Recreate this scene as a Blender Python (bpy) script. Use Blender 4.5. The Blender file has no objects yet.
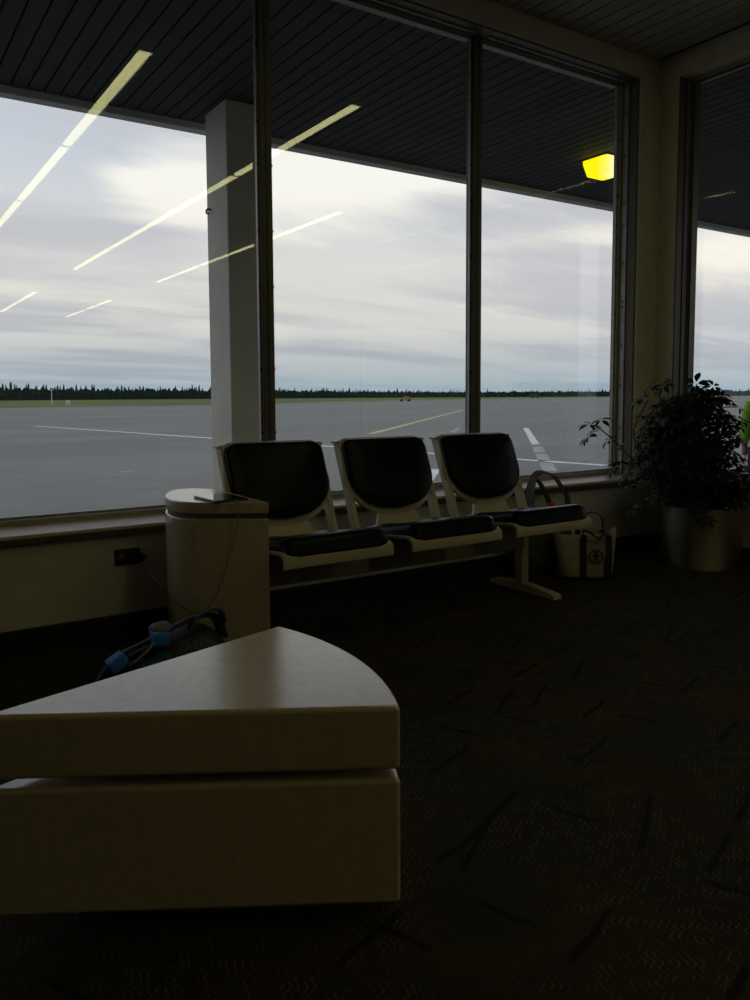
import bpy, bmesh, math, random
from math import sin, cos, pi, radians, hypot, atan2, sqrt
from mathutils import Vector, Matrix

random.seed(7)
scene = bpy.context.scene
COL = scene.collection

# ------------------------------------------------------------------ materials
def lin(c):
    return tuple(((v / 255) / 12.92 if v / 255 <= .04045 else (((v / 255) + .055) / 1.055) ** 2.4) for v in c)

class NT:
    def __init__(s, tree):
        s.t = tree; s.n = tree.nodes; s.l = tree.links
    def node(s, typ, **kw):
        n = s.n.new(typ)
        for k, v in kw.items(): setattr(n, k, v)
        return n
    def put(s, sock, v):
        if isinstance(v, bpy.types.NodeSocket): s.l.new(v, sock)
        elif v is not None:
            if hasattr(sock, 'default_value'):
                dv = sock.default_value
                if hasattr(dv, '__len__') and not hasattr(v, '__len__'): v = (v,) * len(dv)
                if hasattr(dv, '__len__') and len(dv) == 4 and len(v) == 3: v = tuple(v) + (1,)
                sock.default_value = v
    def math(s, op, a, b=None, c=None, clamp=False):
        n = s.node('ShaderNodeMath', operation=op, use_clamp=clamp)
        for i, v in enumerate((a, b, c)):
            if v is not None: s.put(n.inputs[i], v)
        return n.outputs[0]
    def vmath(s, op, a, b=None, out=0):
        n = s.node('ShaderNodeVectorMath', operation=op)
        s.put(n.inputs[0], a)
        if b is not None: s.put(n.inputs[1], b)
        return n.outputs[out]
    def mix(s, f, a, b, blend='MIX'):
        n = s.node('ShaderNodeMix', data_type='RGBA', blend_type=blend)
        s.put(n.inputs[0], f); s.put(n.inputs[6], a); s.put(n.inputs[7], b)
        return n.outputs[2]
    def noise(s, vec, scale, detail=3, rough=.5, dist=0, out='Fac'):
        n = s.node('ShaderNodeTexNoise')
        if vec is not None: s.put(n.inputs['Vector'], vec)
        s.put(n.inputs['Scale'], scale); s.put(n.inputs['Detail'], detail)
        s.put(n.inputs['Roughness'], rough); s.put(n.inputs['Distortion'], dist)
        return n.outputs[out]
    def ramp(s, f, stops, interp='LINEAR'):
        n = s.node('ShaderNodeValToRGB'); cr = n.color_ramp; cr.interpolation = interp
        while len(cr.elements) < len(stops): cr.elements.new(.5)
        for e, (p, c) in zip(cr.elements, stops):
            e.position = p; e.color = tuple(c) + (1,) if len(c) == 3 else c
        s.put(n.inputs[0], f)
        return n.outputs[0]
    def smooth(s, v, lo, hi, a=0., b=1.):
        n = s.node('ShaderNodeMapRange', interpolation_type='SMOOTHSTEP')
        s.put(n.inputs[0], v); s.put(n.inputs[1], lo); s.put(n.inputs[2], hi); s.put(n.inputs[3], a); s.put(n.inputs[4], b)
        return n.outputs[0]
    def mapping(s, vec, rot=(0, 0, 0), scale=(1, 1, 1), loc=(0, 0, 0)):
        n = s.node('ShaderNodeMapping')
        s.put(n.inputs[0], vec); s.put(n.inputs[1], loc); s.put(n.inputs[2], rot); s.put(n.inputs[3], scale)
        return n.outputs[0]
    def obj(s):
        return s.node('ShaderNodeTexCoord').outputs['Object']

def new_mat(name):
    m = bpy.data.materials.new(name); m.use_nodes = True
    nt = NT(m.node_tree)
    for n in list(nt.n): nt.n.remove(n)
    out = nt.node('ShaderNodeOutputMaterial')
    return m, nt, out

def pbr(name, col, rough=.6, metal=0., var=.12, vscale=8., bump=0., bscale=60., spec=.5, coat=0., aniso=None, col2=None):
    """principled material with a little procedural colour variation and bump"""
    m, nt, out = new_mat(name)
    p = nt.node('ShaderNodeBsdfPrincipled')
    o = nt.obj()
    n = nt.noise(o if aniso is None else nt.mapping(o, scale=aniso), vscale, 4, .6)
    c2 = col2 if col2 else tuple(v * (1 - var) for v in col)
    c1 = col if col2 else tuple(min(1, v * (1 + var)) for v in col)
    nt.put(p.inputs['Base Color'], nt.mix(nt.smooth(n, .3, .7), c1, c2))
    nt.put(p.inputs['Roughness'], nt.math('MULTIPLY_ADD', n, rough * .25, rough * .875))
    p.inputs['Metallic'].default_value = metal
    p.inputs['Specular IOR Level'].default_value = spec
    p.inputs['Coat Weight'].default_value = coat
    if bump:
        b = nt.node('ShaderNodeBump'); b.inputs['Strength'].default_value = bump; b.inputs['Distance'].default_value = .004
        nt.put(b.inputs['Height'], nt.noise(o if aniso is None else nt.mapping(o, scale=aniso), bscale, 3, .6))
        nt.put(p.inputs['Normal'], b.outputs[0])
    nt.put(out.inputs[0], p.outputs[0])
    return m

def emit(name, col, strength):
    m, nt, out = new_mat(name)
    e = nt.node('ShaderNodeEmission'); nt.put(e.inputs[0], col); e.inputs[1].default_value = strength
    nt.put(out.inputs[0], e.outputs[0])
    return m

def glass_pane_mat():
    """clear pane: mirror share by angle, the rest goes straight through"""
    m, nt, out = new_mat('pane_glass')
    geo = nt.node('ShaderNodeNewGeometry')
    d = nt.math('ABSOLUTE', nt.vmath('DOT_PRODUCT', geo.outputs['Normal'], geo.outputs['Incoming'], out=1))
    f = nt.math('POWER', nt.math('SUBTRACT', 1., d, clamp=True), 5.)
    f = nt.math('MULTIPLY_ADD', f, .95, .042, clamp=True)
    t = nt.node('ShaderNodeBsdfTransparent'); nt.put(t.inputs[0], (.985, .99, .985))
    g = nt.node('ShaderNodeBsdfGlossy'); g.inputs['Roughness'].default_value = 0.; nt.put(g.inputs[0], (1, 1, 1))
    mx = nt.node('ShaderNodeMixShader')
    nt.put(mx.inputs[0], f); nt.put(mx.inputs[1], t.outputs[0]); nt.put(mx.inputs[2], g.outputs[0])
    nt.put(out.inputs[0], mx.outputs[0])
    return m

def carpet_mat():
    m, nt, out = new_mat('patterned_carpet')
    p = nt.node('ShaderNodeBsdfPrincipled')
    o = nt.obj()
    big = nt.noise(o, 1.7, 3, .55)
    big2 = nt.noise(nt.mapping(o, loc=(7, 3, 0)), 2.3, 3, .55)
    base = nt.mix(nt.smooth(big, .42, .62), (.034, .027, .017), (.047, .033, .018))
    base = nt.mix(nt.smooth(big2, .54, .68), base, (.017, .023, .019))
    base = nt.mix(nt.smooth(nt.noise(nt.mapping(o, loc=(1, 9, 0)), 3.1, 2), .6, .7), base, (.062, .038, .011))
    # wavy light threads
    q = nt.mapping(o, rot=(0, 0, radians(38)))
    sp = nt.node('ShaderNodeSeparateXYZ'); nt.put(sp.inputs[0], q)
    wob = nt.noise(o, 9., 2)
    ph = nt.math('MULTIPLY_ADD', sp.outputs[1], 2 * pi / .042, nt.math('MULTIPLY', wob, 9.))
    xw = nt.math('MULTIPLY_ADD', nt.math('SINE', ph), .0058, sp.outputs[0])
    tri = nt.math('ABSOLUTE', nt.math('SUBTRACT', nt.math('FRACT', nt.math('MULTIPLY', xw, 1 / .0165)), .5))
    thread = nt.smooth(tri, .14, .05)
    brk = nt.smooth(nt.noise(q, 26., 2), .46, .58)
    zone = nt.smooth(nt.noise(nt.mapping(o, loc=(4, 4, 0)), 2.6, 3), .34, .52)
    thread = nt.math('MULTIPLY', nt.math('MULTIPLY', thread, brk), nt.math('MULTIPLY_ADD', zone, .9, .1))
    base = nt.mix(nt.math('MULTIPLY', thread, .75), base, (.17, .135, .095))
    # long dark dashes in two directions
    for ang, sc, off, ln in ((18, 2.3, 0., .13), (-68, 2.1, 5.3, .10), (33, 1.7, 9.1, .17)):
        qq = nt.mapping(o, rot=(0, 0, radians(-ang)), loc=(off, off * .7, 0))
        v = nt.node('ShaderNodeTexVoronoi', voronoi_dimensions='2D'); nt.put(v.inputs['Vector'], qq)
        v.inputs['Scale'].default_value = sc; v.inputs['Randomness'].default_value = .85
        df = nt.node('ShaderNodeSeparateXYZ'); nt.put(df.inputs[0], nt.vmath('SUBTRACT', qq, v.outputs['Position']))
        wv = nt.math('MULTIPLY_ADD', nt.math('SUBTRACT', wob, .5), .025, df.outputs[1])
        a = nt.smooth(nt.math('ABSOLUTE', wv), .012, .006)
        b = nt.smooth(nt.math('ABSOLUTE', df.outputs[0]), ln, ln - .05)
        base = nt.mix(nt.math('MULTIPLY', nt.math('MULTIPLY', a, b), .85), base, (.006, .006, .007))
    fine = nt.noise(o, 420., 2)
    base = nt.mix(nt.math('MULTIPLY', nt.smooth(fine, .35, .65), .45), base, (.012, .010, .008))
    nt.put(p.inputs['Base Color'], base)
    p.inputs['Roughness'].default_value = .95; p.inputs['Specular IOR Level'].default_value = .12
    bp = nt.node('ShaderNodeBump'); bp.inputs['Strength'].default_value = .5; bp.inputs['Distance'].default_value = .004
    nt.put(bp.inputs['Height'], nt.math('MULTIPLY_ADD', thread, .6, fine)); nt.put(p.inputs['Normal'], bp.outputs[0])
    nt.put(out.inputs[0], p.outputs[0])
    return m

def apron_mat():
    m, nt, out = new_mat('apron_asphalt')
    p = nt.node('ShaderNodeBsdfPrincipled')
    o = nt.obj()
    a = nt.noise(nt.mapping(o, rot=(0, 0, .6), scale=(.05, .2, 1)), 1., 5, .6)
    b = nt.noise(o, .9, 5, .65); c = nt.noise(o, 60., 2)
    col = nt.mix(nt.smooth(a, .3, .7), (.168, .166, .155), (.215, .21, .193))
    col = nt.mix(nt.math('MULTIPLY', nt.smooth(b, .55, .75), .35), col, (.13, .13, .13))
    col = nt.mix(nt.math('MULTIPLY', nt.smooth(c, .3, .7), .25), col, (.12, .12, .12))
    # slab joints every six metres
    sp = nt.node('ShaderNodeSeparateXYZ'); nt.put(sp.inputs[0], nt.mapping(o, rot=(0, 0, radians(-30))))
    for k in (0, 1):
        f = nt.math('ABSOLUTE', nt.math('SUBTRACT', nt.math('FRACT', nt.math('DIVIDE', sp.outputs[k], 7.5)), .5))
        col = nt.mix(nt.math('MULTIPLY', nt.smooth(f, .008, .003), .35), col, (.09, .09, .09))
    nt.put(p.inputs['Base Color'], col); p.inputs['Roughness'].default_value = .85; p.inputs['Specular IOR Level'].default_value = .25
    nt.put(out.inputs[0], p.outputs[0])
    return m

def lamp_mat():
    """yellow prismatic lens lit by the bulb inside it"""
    m, nt, out = new_mat('sodium_lens')
    o = nt.obj()
    d = nt.vmath('LENGTH', nt.vmath('SUBTRACT', o, (.07, -.15, -.06)), out=1)
    e = nt.node('ShaderNodeEmission')
    nt.put(e.inputs[0], nt.ramp(d, [(.09, (1., .98, .80)), (.16, (1., .95, .30)), (.25, (.98, .86, .004))]))
    e.inputs[1].default_value = 1.25
    g = nt.node('ShaderNodeBsdfGlossy'); g.inputs['Roughness'].default_value = .2
    mx = nt.node('ShaderNodeMixShader'); mx.inputs[0].default_value = .04
    nt.put(mx.inputs[1], e.outputs[0]); nt.put(mx.inputs[2], g.outputs[0]); nt.put(out.inputs[0], mx.outputs[0])
    return m

M = dict(
    glass=glass_pane_mat(), carpet=carpet_mat(), asphalt=apron_mat(), lamp=lamp_mat(),
    wall=pbr('cream_wall_paint', (.57, .525, .43), .75, var=.05, bump=.1, bscale=120),
    board=pbr('ceiling_board', (.34, .30, .22), .6, var=.08, vscale=3, aniso=(6, .6, 1)),
    gap=pbr('board_backing', (.006, .006, .006), .9),
    base=pbr('black_vinyl_skirting', (.012, .011, .011), .5),
    sill_top=pbr('sill_laminate', (.66, .53, .42), .34, spec=.5, var=.12, vscale=14, aniso=(1, 6, 6)),
    sill_edge=pbr('sill_wood_edge', (.085, .052, .033), .45, var=.3, vscale=20, aniso=(.5, 6, 6)),
    bronze=pbr('bronze_frame', (.105, .092, .064), .45, metal=.0, var=.12),
    alu=pbr('dull_aluminium', (.33, .33, .32), .45, metal=.6, var=.1, vscale=20),
    gasket=pbr('black_gasket', (.010, .010, .010), .6),
    frame_paint=pbr('grey_frame_paint', (.34, .33, .28), .5, var=.06),
    soffit=pbr('dark_soffit_board', (.034, .038, .043), .75, var=.15, vscale=2, aniso=(8, .5, 1)),
    fascia=pbr('fascia_paint', (.62, .62, .62), .7, var=.06),
    column=pbr('column_paint', (.60, .575, .50), .8, var=.06, vscale=3),
    white_line=pbr('white_marking', (.62, .62, .60), .8, var=.2, vscale=3),
    yellow_line=pbr('yellow_marking', (.50, .42, .16), .8, var=.2, vscale=3),
    worn_line=pbr('worn_marking', (.30, .30, .29), .8, var=.2, vscale=5),
    grass=pbr('airfield_grass', (.135, .165, .050), .95, var=.3, vscale=.02, spec=.1, col2=(.085, .115, .035)),
    dry=pbr('dry_verge', (.24, .22, .12), .95, var=.2, vscale=.03, spec=.1),
    conifer=pbr('spruce_needles', (.020, .034, .026), .95, var=.4, vscale=.4, spec=.05),
    terrazzo=pbr('cream_gelcoat', (.49, .39, .25), .175, var=.06, vscale=35, spec=.85),
    plinth=pbr('table_plinth', (.10, .085, .055), .7),
    shell=pbr('cream_seat_shell', (.46, .40, .27), .35, var=.05),
    vinyl=pbr('black_vinyl', (.005, .005, .007), .30, var=.02, vscale=3, spec=.09),
    beam=pbr('seating_beam_paint', (.20, .175, .115), .4, var=.08),
    steel=pbr('brushed_steel', (.44, .40, .33), .40, metal=1., var=.08, vscale=3, aniso=(40, 40, .6)),
    soil=pbr('potting_soil', (.03, .022, .015), .95, bump=.8, bscale=40),
    leaf=pbr('schefflera_leaf', (.011, .021, .008), .6, spec=.2, var=.35, vscale=12),
    stem=pbr('plant_stem', (.10, .075, .045), .8, var=.2),
    canvas=pbr('natural_canvas', (.33, .29, .215), .95, var=.08, vscale=25, bump=.2, bscale=300, spec=.1),
    navy=pbr('dark_webbing', (.008, .008, .012), .85, bump=.2, bscale=250),
    black_cloth=pbr('black_nylon', (.010, .010, .012), .7, var=.3, vscale=20, bump=.4, bscale=25),
    speckle=pbr('speckled_nylon', (.085, .085, .085), .8, vscale=95, col2=(.006, .006, .007)),
    pale_mesh=pbr('grey_patterned_fabric', (.24, .25, .27), .8, vscale=120, col2=(.05, .05, .06)),
    blue=pbr('bright_blue_nylon', (.02, .17, .55), .6, var=.15),
    blue_dark=pbr('deep_blue_nylon', (.006, .045, .11), .65, var=.2),
    greycloth=pbr('charcoal_nylon', (.035, .036, .036), .75, var=.25, vscale=25, bump=.3, bscale=60),
    greystrap=pbr('grey_webbing', (.10, .10, .10), .8, bump=.2, bscale=200),
    red=pbr('red_fabric', (.62, .02, .022), .6, var=.1),
    outlet=pbr('brown_outlet_plate', (.030, .020, .012), .35, var=.1),
    outlet_face=pbr('outlet_socket_face', (.16, .14, .11), .4),
    black_plastic=pbr('black_plastic', (.010, .010, .011), .4),
    white_plastic=pbr('white_cable', (.10, .085, .05), .5),
    screen=pbr('black_screen', (.004, .004, .005), .06, var=.02, spec=.6),
    white_metal=pbr('white_enamel', (.55, .55, .52), .5),
    hivis=pbr('hi_vis_green', (.22, .55, .03), .6, var=.06),
    reflective=pbr('silver_tape', (.55, .56, .56), .5),
    skin=pbr('skin', (.42, .24, .16), .55, var=.06),
    hair=pbr('dark_hair', (.02, .014, .010), .7),
    trousers=pbr('navy_trousers', (.015, .017, .028), .85, var=.2),
    yellow_paint=pbr('yellow_machine_paint', (.24, .17, .04), .5),
    dark_paint=pbr('dark_vehicle_paint', (.03, .035, .04), .4),
    tyre=pbr('tyre_rubber', (.012, .012, .012), .8),
    screw=pbr('screw_head', (.03, .03, .03), .5),
)
def tube_mat():
    return emit('fluorescent_diffuser', (1., .97, .45), 4.6)
M['tube'] = tube_mat()

_p = [n for n in M['steel'].node_tree.nodes if n.type == 'BSDF_PRINCIPLED'][0]
_tn = M['steel'].node_tree.nodes.new('ShaderNodeTangent'); _tn.direction_type = 'RADIAL'; _tn.axis = 'Z'
M['steel'].node_tree.links.new(_tn.outputs[0], _p.inputs['Tangent'])
_p.inputs['Anisotropic'].default_value = .85; _p.inputs['Anisotropic Rotation'].default_value = 0.25

# ------------------------------------------------------------------ mesh helpers
class MB:
    """collects shapes; build() links them as ONE mesh object"""
    def __init__(s): s.bm = bmesh.new()
    def quadloop(s, loops, cap0=True, cap1=True, closed=True):
        bm = s.bm; rows = [[bm.verts.new(p) for p in L] for L in loops]
        n = len(rows[0])
        for a, b in zip(rows, rows[1:]):
            for i in range(n if closed else n - 1):
                j = (i + 1) % n
                try: bm.faces.new((a[i], a[j], b[j], b[i]))
                except ValueError: pass
        if closed:
            if cap0: bm.faces.new(list(reversed(rows[0])))
            if cap1: bm.faces.new(rows[-1])
        return s
    def box(s, x0, x1, y0, y1, z0, z1, bev=0., seg=2, rot=None, piv=None):
        tmp = bmesh.new()
        bmesh.ops.create_cube(tmp, size=1)
        for v in tmp.verts:
            v.co = Vector(((x0 + x1) / 2 + v.co.x * (x1 - x0), (y0 + y1) / 2 + v.co.y * (y1 - y0), (z0 + z1) / 2 + v.co.z * (z1 - z0)))
        if bev: bmesh.ops.bevel(tmp, geom=tmp.edges[:], offset=bev, segments=seg, profile=.6, affect='EDGES')
        if rot is not None:
            pv = Vector(piv) if piv else Vector(((x0 + x1) / 2, (y0 + y1) / 2, (z0 + z1) / 2))
            for v in tmp.verts: v.co = pv + rot @ (v.co - pv)
        s.merge(tmp); return s
    def merge(s, tmp):
        mp = {}
        for v in tmp.verts: mp[v] = s.bm.verts.new(v.co)
        for f in tmp.faces:
            try: s.bm.faces.new([mp[v] for v in f.verts])
            except ValueError: pass
        tmp.free()
    def prism(s, pts, z0, z1, bev=0., seg=3):
        tmp = bmesh.new()
        a = [tmp.verts.new((x, y, z0)) for x, y in pts]; b = [tmp.verts.new((x, y, z1)) for x, y in pts]
        tmp.faces.new(list(reversed(a))); tmp.faces.new(b); n = len(pts)
        for i in range(n): tmp.faces.new((a[i], a[(i + 1) % n], b[(i + 1) % n], b[i]))
        bmesh.ops.recalc_face_normals(tmp, faces=tmp.faces[:])
        if bev:
            es = [e for e in tmp.edges if len(e.link_faces) == 2 and e.calc_face_angle(0) > .5]
            bmesh.ops.bevel(tmp, geom=es, offset=bev, segments=seg, profile=.5, affect='EDGES')
        s.merge(tmp); return s
    def tube(s, pts, r, n=8, cap=True):
        pts = [Vector(p) for p in pts]; rs = r if hasattr(r, '__len__') else [r] * len(pts)
        loops = []; up = None
        for i, p in enumerate(pts):
            t = (pts[min(i + 1, len(pts) - 1)] - pts[max(i - 1, 0)]).normalized()
            if up is None:
                up = Vector((0, 0, 1)) if abs(t.z) < .9 else Vector((1, 0, 0))
            a = t.cross(up).normalized(); up = a.cross(t).normalized()
            loops.append([p + rs[i] * (cos(2 * pi * k / n) * a + sin(2 * pi * k / n) * up) for k in range(n)])
        s.quadloop(loops, cap, cap); return s
    def ribbon(s, pts, side, w, t):
        """flat strap: half width w along side vector, thickness t"""
        pts = [Vector(p) for p in pts]; loops = []
        sd = Vector(side).normalized()
        for i, p in enumerate(pts):
            d = (pts[min(i + 1, len(pts) - 1)] - pts[max(i - 1, 0)]).normalized()
            nn = d.cross(sd).normalized(); ss = nn.cross(d).normalized()
            loops.append([p + ss * w + nn * t, p - ss * w + nn * t, p - ss * w - nn * t, p + ss * w - nn * t])
        s.quadloop(loops); return s
    def lathe(s, prof, n=48, c=(0, 0)):
        loops = [[(c[0] + r * cos(2 * pi * k / n), c[1] + r * sin(2 * pi * k / n), z) for k in range(n)] for r, z in prof]
        s.quadloop(loops); return s
    def build(s, name, mat, parent=None, smooth=False, loc=None, rotz=0., subsurf=0, angle=40, wn=False):
        bm = s.bm
        bmesh.ops.recalc_face_normals(bm, faces=bm.faces[:])
        me = bpy.data.meshes.new(name); bm.to_mesh(me); bm.free()
        me.materials.append(M[mat] if isinstance(mat, str) else mat)
        o = bpy.data.objects.new(name, me); COL.objects.link(o)
        if parent: o.parent = parent
        if loc is not None: o.location = loc
        o.rotation_euler.z = rotz
        if smooth:
            for p in me.polygons: p.use_smooth = True
            if angle < 180: me.set_sharp_from_angle(angle=radians(angle))
        if wn: o.modifiers.new('Weighted', 'WEIGHTED_NORMAL').keep_sharp = True
        if subsurf:
            md = o.modifiers.new('Subdivision', 'SUBSURF'); md.levels = subsurf; md.render_levels = subsurf
        return o

def tag(o, label, cat, group=None, kind=None):
    o['label'] = label; o['category'] = cat
    if group: o['group'] = group
    if kind: o['kind'] = kind
    return o
def empty(name, loc, label=None, cat=None, group=None, rotz=0.):
    o = bpy.data.objects.new(name, None); COL.objects.link(o); o.location = loc; o.rotation_euler.z = rotz
    o.empty_display_size = .1
    if label: tag(o, label, cat, group)
    return o
def structure(o, label=None, cat=None):
    o['kind'] = 'structure'
    if label: o['label'] = label
    if cat: o['category'] = cat
    return o
def copy_tree(o, parent=None):
    c = o.copy(); COL.objects.link(c)
    if parent: c.parent = parent
    for ch in list(o.children): copy_tree(ch, c)
    return c
def catmull(pts, n=10):
    pts = [Vector(p) for p in pts]; P = [2 * pts[0] - pts[1]] + pts + [2 * pts[-1] - pts[-2]]; out = []
    for i in range(1, len(P) - 2):
        a, b, c, d = P[i - 1:i + 3]
        for k in range(n):
            t = k / n
            out.append(.5 * ((2 * b) + (c - a) * t + (2 * a - 5 * b + 4 * c - d) * t * t + (3 * b - a - 3 * c + d) * t ** 3))
    out.append(pts[-1]); return out

# ------------------------------------------------------------------ room dimensions (metres)
WY = 3.815      # inner face of the window wall
GY = 4.00      # its glass
WX = 5.06      # inner face of the right-hand wall
GX = 5.23      # its glass
CZ = 3.57      # ceiling
OPX1 = 4.84    # right end of the window opening
XL = -4.0
SILL = .52
HEAD = 3.425
AP = -.40      # apron level

# ---- room shell
floor = structure(MB().box(XL - .2, 9.2, -17.0, 4.05, -.12, 0).build('floor', 'carpet'), 'dark patterned carpet floor of the waiting room', 'floor')

wf = MB()
wf.box(XL - .2, WX, WY, 4.05, -.4, SILL - .02)
wf.box(XL - .2, WX, WY, 4.05, HEAD, 3.85)
wf.box(OPX1, WX + .22, WY, 4.05, SILL - .02, HEAD)
wf.box(XL - .2, -3.9, WY, 4.05, SILL - .02, HEAD)
wf.box(WX, WX + .22, WY, 4.05, -.4, SILL - .02).box(WX, WX + .22, WY, 4.05, HEAD, 3.85)
structure(wf.build('wall_front', 'wall'), 'cream wall under and around the long window', 'wall')
wr = MB()
wr.box(WX, WX + .22, -.3, WY, -.4, SILL - .02)
wr.box(WX, WX + .22, -.3, WY, HEAD, 3.85)
wr.box(WX, WX + .22, 3.66, WY, SILL - .02, HEAD)
wr.box(WX, WX + .22, -.3, -.25, SILL - .02, HEAD)
structure(wr.build('wall_right', 'wall'), 'cream wall with the window behind the plant', 'wall')
structure(MB().box(WX + .22, 9.2, -.5, -.3, -.4, 3.85).build('wall_side', 'wall'))
structure(MB().box(9., 9.2, -17.0, -.5, -.4, 3.85).build('wall_far_right', 'wall'))
structure(MB().box(XL - .2, 9.2, -17.2, -17.0, -.4, 3.85).build('wall_back', 'wall'))
structure(MB().box(XL - .2, XL, -17.0, WY, -.4, 3.85).build('wall_left', 'wall'))

cb = MB(); sp = .12
x = XL
while x < 9.:
    y1 = WY if x + sp <= WX else -.3
    cb.box(x, x + sp - .014, -17.0, y1, CZ, CZ + .02); x += sp
ceil = structure(cb.build('ceiling', 'board'), 'boarded ceiling with narrow dark joints', 'ceiling')
bk = MB().box(XL - .2, 9.2, -17.2, -.3, CZ + .021, CZ + .1).box(XL - .2, WX + .2, -.3, WY, CZ + .021, CZ + .1)
bk.build('ceiling_backing', 'gap', ceil)

structure(MB().box(XL, WX - .012, WY - .02, WY, 0, .10, .004).build('baseboard_front', 'base'))
structure(MB().box(WX - .02, WX, -.28, WY - .02, 0, .10, .004).build('baseboard_right', 'base'))

# ---- sills
def sill_prof(): return [(.0, -.002), (.0, .008), (.004, .012), (.165, .034), (.165, -.002)]
s1 = structure(MB().quadloop([[(x_, 3.79 + a_, SILL + b_) for a_, b_ in sill_prof()] for x_ in (XL, OPX1)]).build('trim_1', 'sill_top'), 'pale window sill along the long window', 'sill')
MB().box(XL, OPX1, 3.783, 3.829, SILL - .034, SILL - .003, .004).build('sill_edge', 'sill_edge', s1)
s2 = structure(MB().quadloop([[(WX - .04 + a_, y_, SILL + b_) for a_, b_ in sill_prof()] for y_ in (-.24, 3.655)]).build('trim_2', 'sill_top'), 'pale window sill behind the potted plant', 'sill')
MB().box(WX - .047, WX - .001, -.24, 3.655, SILL - .034, SILL - .003, .004).build('sill_edge', 'sill_edge', s2)

# ---- windows: frame strips, beads with screws, one pane each
def window_front(n, x0, x1, lab):
    """pane between opening edges x0..x1 on the front wall"""
    f = MB()
    f.box(x0, x1, 3.957, 4.015, SILL, SILL + .056, .004)               # bottom rail
    f.box(x0, x1, 3.957, 4.045, HEAD - .02, HEAD, .004)
    o = structure(f.build('window_%d' % n, 'frame_paint'), lab, 'window')
    b = MB()
    b.box(x0 + .012, x1 - .012, 3.975, 3.992, SILL + .058, SILL + .073, .003)
    b.box(x0 + .012, x1 - .012, 3.965, 3.985, HEAD - .036, HEAD - .022, .003)
    b.box(x0 + .012, x1 - .012, 3.90, 3.912, HEAD - .022, HEAD - .010, .003)
    b.box(x0, x0 + .012, 3.972, 3.992, SILL + .056, HEAD - .022, .003)
    b.box(x1 - .012, x1, 3.972, 3.992, SILL + .056, HEAD - .022, .003)
    b.build('glazing_bead', 'alu', o)
    MB().box(x0 - .004, x1 + .004, 3.993, 4.001, SILL + .04, HEAD - .008).build('glass_pane', 'glass', o)
    s = MB()
    for z in (.95, 1.3, 1.75, 2.05, 2.4, 2.62, 3.02):
        for xx in (x0 + .006, x1 - .006):
            s.tube([(xx, 3.966, z), (xx, 3.974, z)], .008, 8)
    s.build('screw', 'screw', o)
    return o
mull = [-2.56, -1.07, .425, 1.920, 3.416]
edges = [-3.9] + mull + [OPX1 - .005]
labs = ['pane at the far left end of the long window', 'second pane of the long window, left of the frame', 'third pane of the long window, left of the frame',
        'large left window pane looking onto the apron', 'middle window pane behind the row of seats', 'right window pane beside the room corner']
for i, (a, b) in enumerate(zip(edges, edges[1:])):
    x0 = a + (.033 if i > 0 else .0); x1 = b - (.033 if i < 5 else .040)
    window_front(i + 1, x0, x1, labs[i])
# mullions
for k, xm in enumerate(mull):
    t = MB().box(xm - .033, xm + .033, 3.945, 4.025, SILL + .01, HEAD, .004).build('trim_%d' % (k + 3), 'bronze')
    structure(t, 'bronze window mullion', 'mullion')
    g = MB().box(xm - .006, xm + .006, 3.940, 3.946, SILL + .012, HEAD - .01, .002)
    g.build('mullion_groove', 'sill_edge', t)
    h = MB().box(xm - .0355, xm - .0325, 3.948, 3.97, SILL + .012, HEAD - .01)
    h.build('gasket', 'gasket', t)
# right jamb of the long window, stepped
j = structure(MB().box(OPX1 - .045, OPX1 - .002, 3.957, 4.012, SILL + .01, HEAD, .003).build('trim_8', 'frame_paint'), 'stepped metal jamb at the right end of the long window', 'jamb')
MB().box(OPX1 - .022, OPX1 - .002, 3.905, 3.956, SILL + .016, HEAD - .002, .003).build('metal_strip', 'alu', j)
MB().box(OPX1 - .012, OPX1 - .002, 3.832, 3.904, SILL + .016, HEAD - .002, .003).build('jamb_liner', 'bronze', j)
sj = MB()
for z in (.9, 1.22, 1.52, 1.80, 1.84, 2.12, 2.40, 2.56, 2.9, 3.2):
    sj.tube([(OPX1 - .026, 3.93, z), (OPX1 - .02, 3.93, z)], .008, 8)
sj.build('screw', 'screw', j)
hl = structure(MB().box(XL + .1, OPX1 - .013, 3.834, 3.952, HEAD - .012, HEAD - .002, .003).build('trim_9', 'bronze'), 'dark head liner along the top of the long window', 'head liner')

# right-hand window (two panes)
redge = [-.24, 2.15, 3.65]  # unseen near pane made longer to let in more daylight
for i, (a, b) in enumerate(zip(redge, redge[1:])):
    n = 7 + i
    x0 = a + (.031 if i == 1 else .04); x1 = b - (.031 if i == 0 else .012)
    f = MB().box(5.187, 5.275, x0, x1, SILL, SILL + .062, .004).box(5.187, 5.275, x0, x1, HEAD - .02, HEAD, .004)
    o = structure(f.build('window_%d' % n, 'frame_paint'), ['pane of the right wall beside the camera', 'right wall window pane behind the potted plant'][i], 'window')
    bd = MB().box(5.202, 5.222, x0, x0 + .012, SILL + .056, HEAD - .022, .003).box(5.202, 5.222, x1 - .012, x1, SILL + .056, HEAD - .022, .003)
    bd.box(5.205, 5.222, x0 + .012, x1 - .012, SILL + .058, SILL + .073, .003).box(5.195, 5.215, x0 + .012, x1 - .012, HEAD - .036, HEAD - .022, .003)
    bd.build('glazing_bead', 'bronze', o)
    MB().box(5.223, 5.231, x0 - .004, x1 + .004, SILL + .04, HEAD - .008).build('glass_pane', 'glass', o)
structure(MB().box(5.175, 5.29, 2.119, 2.181, SILL + .01, HEAD, .004).build('trim_10', 'bronze'), 'mullion of the right wall window', 'mullion')
j2 = structure(MB().box(5.187, 5.29, 3.639, 3.657, SILL + .01, HEAD, .003).build('trim_11', 'bronze'), 'stepped dark jamb of the right wall window', 'jamb')
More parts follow.
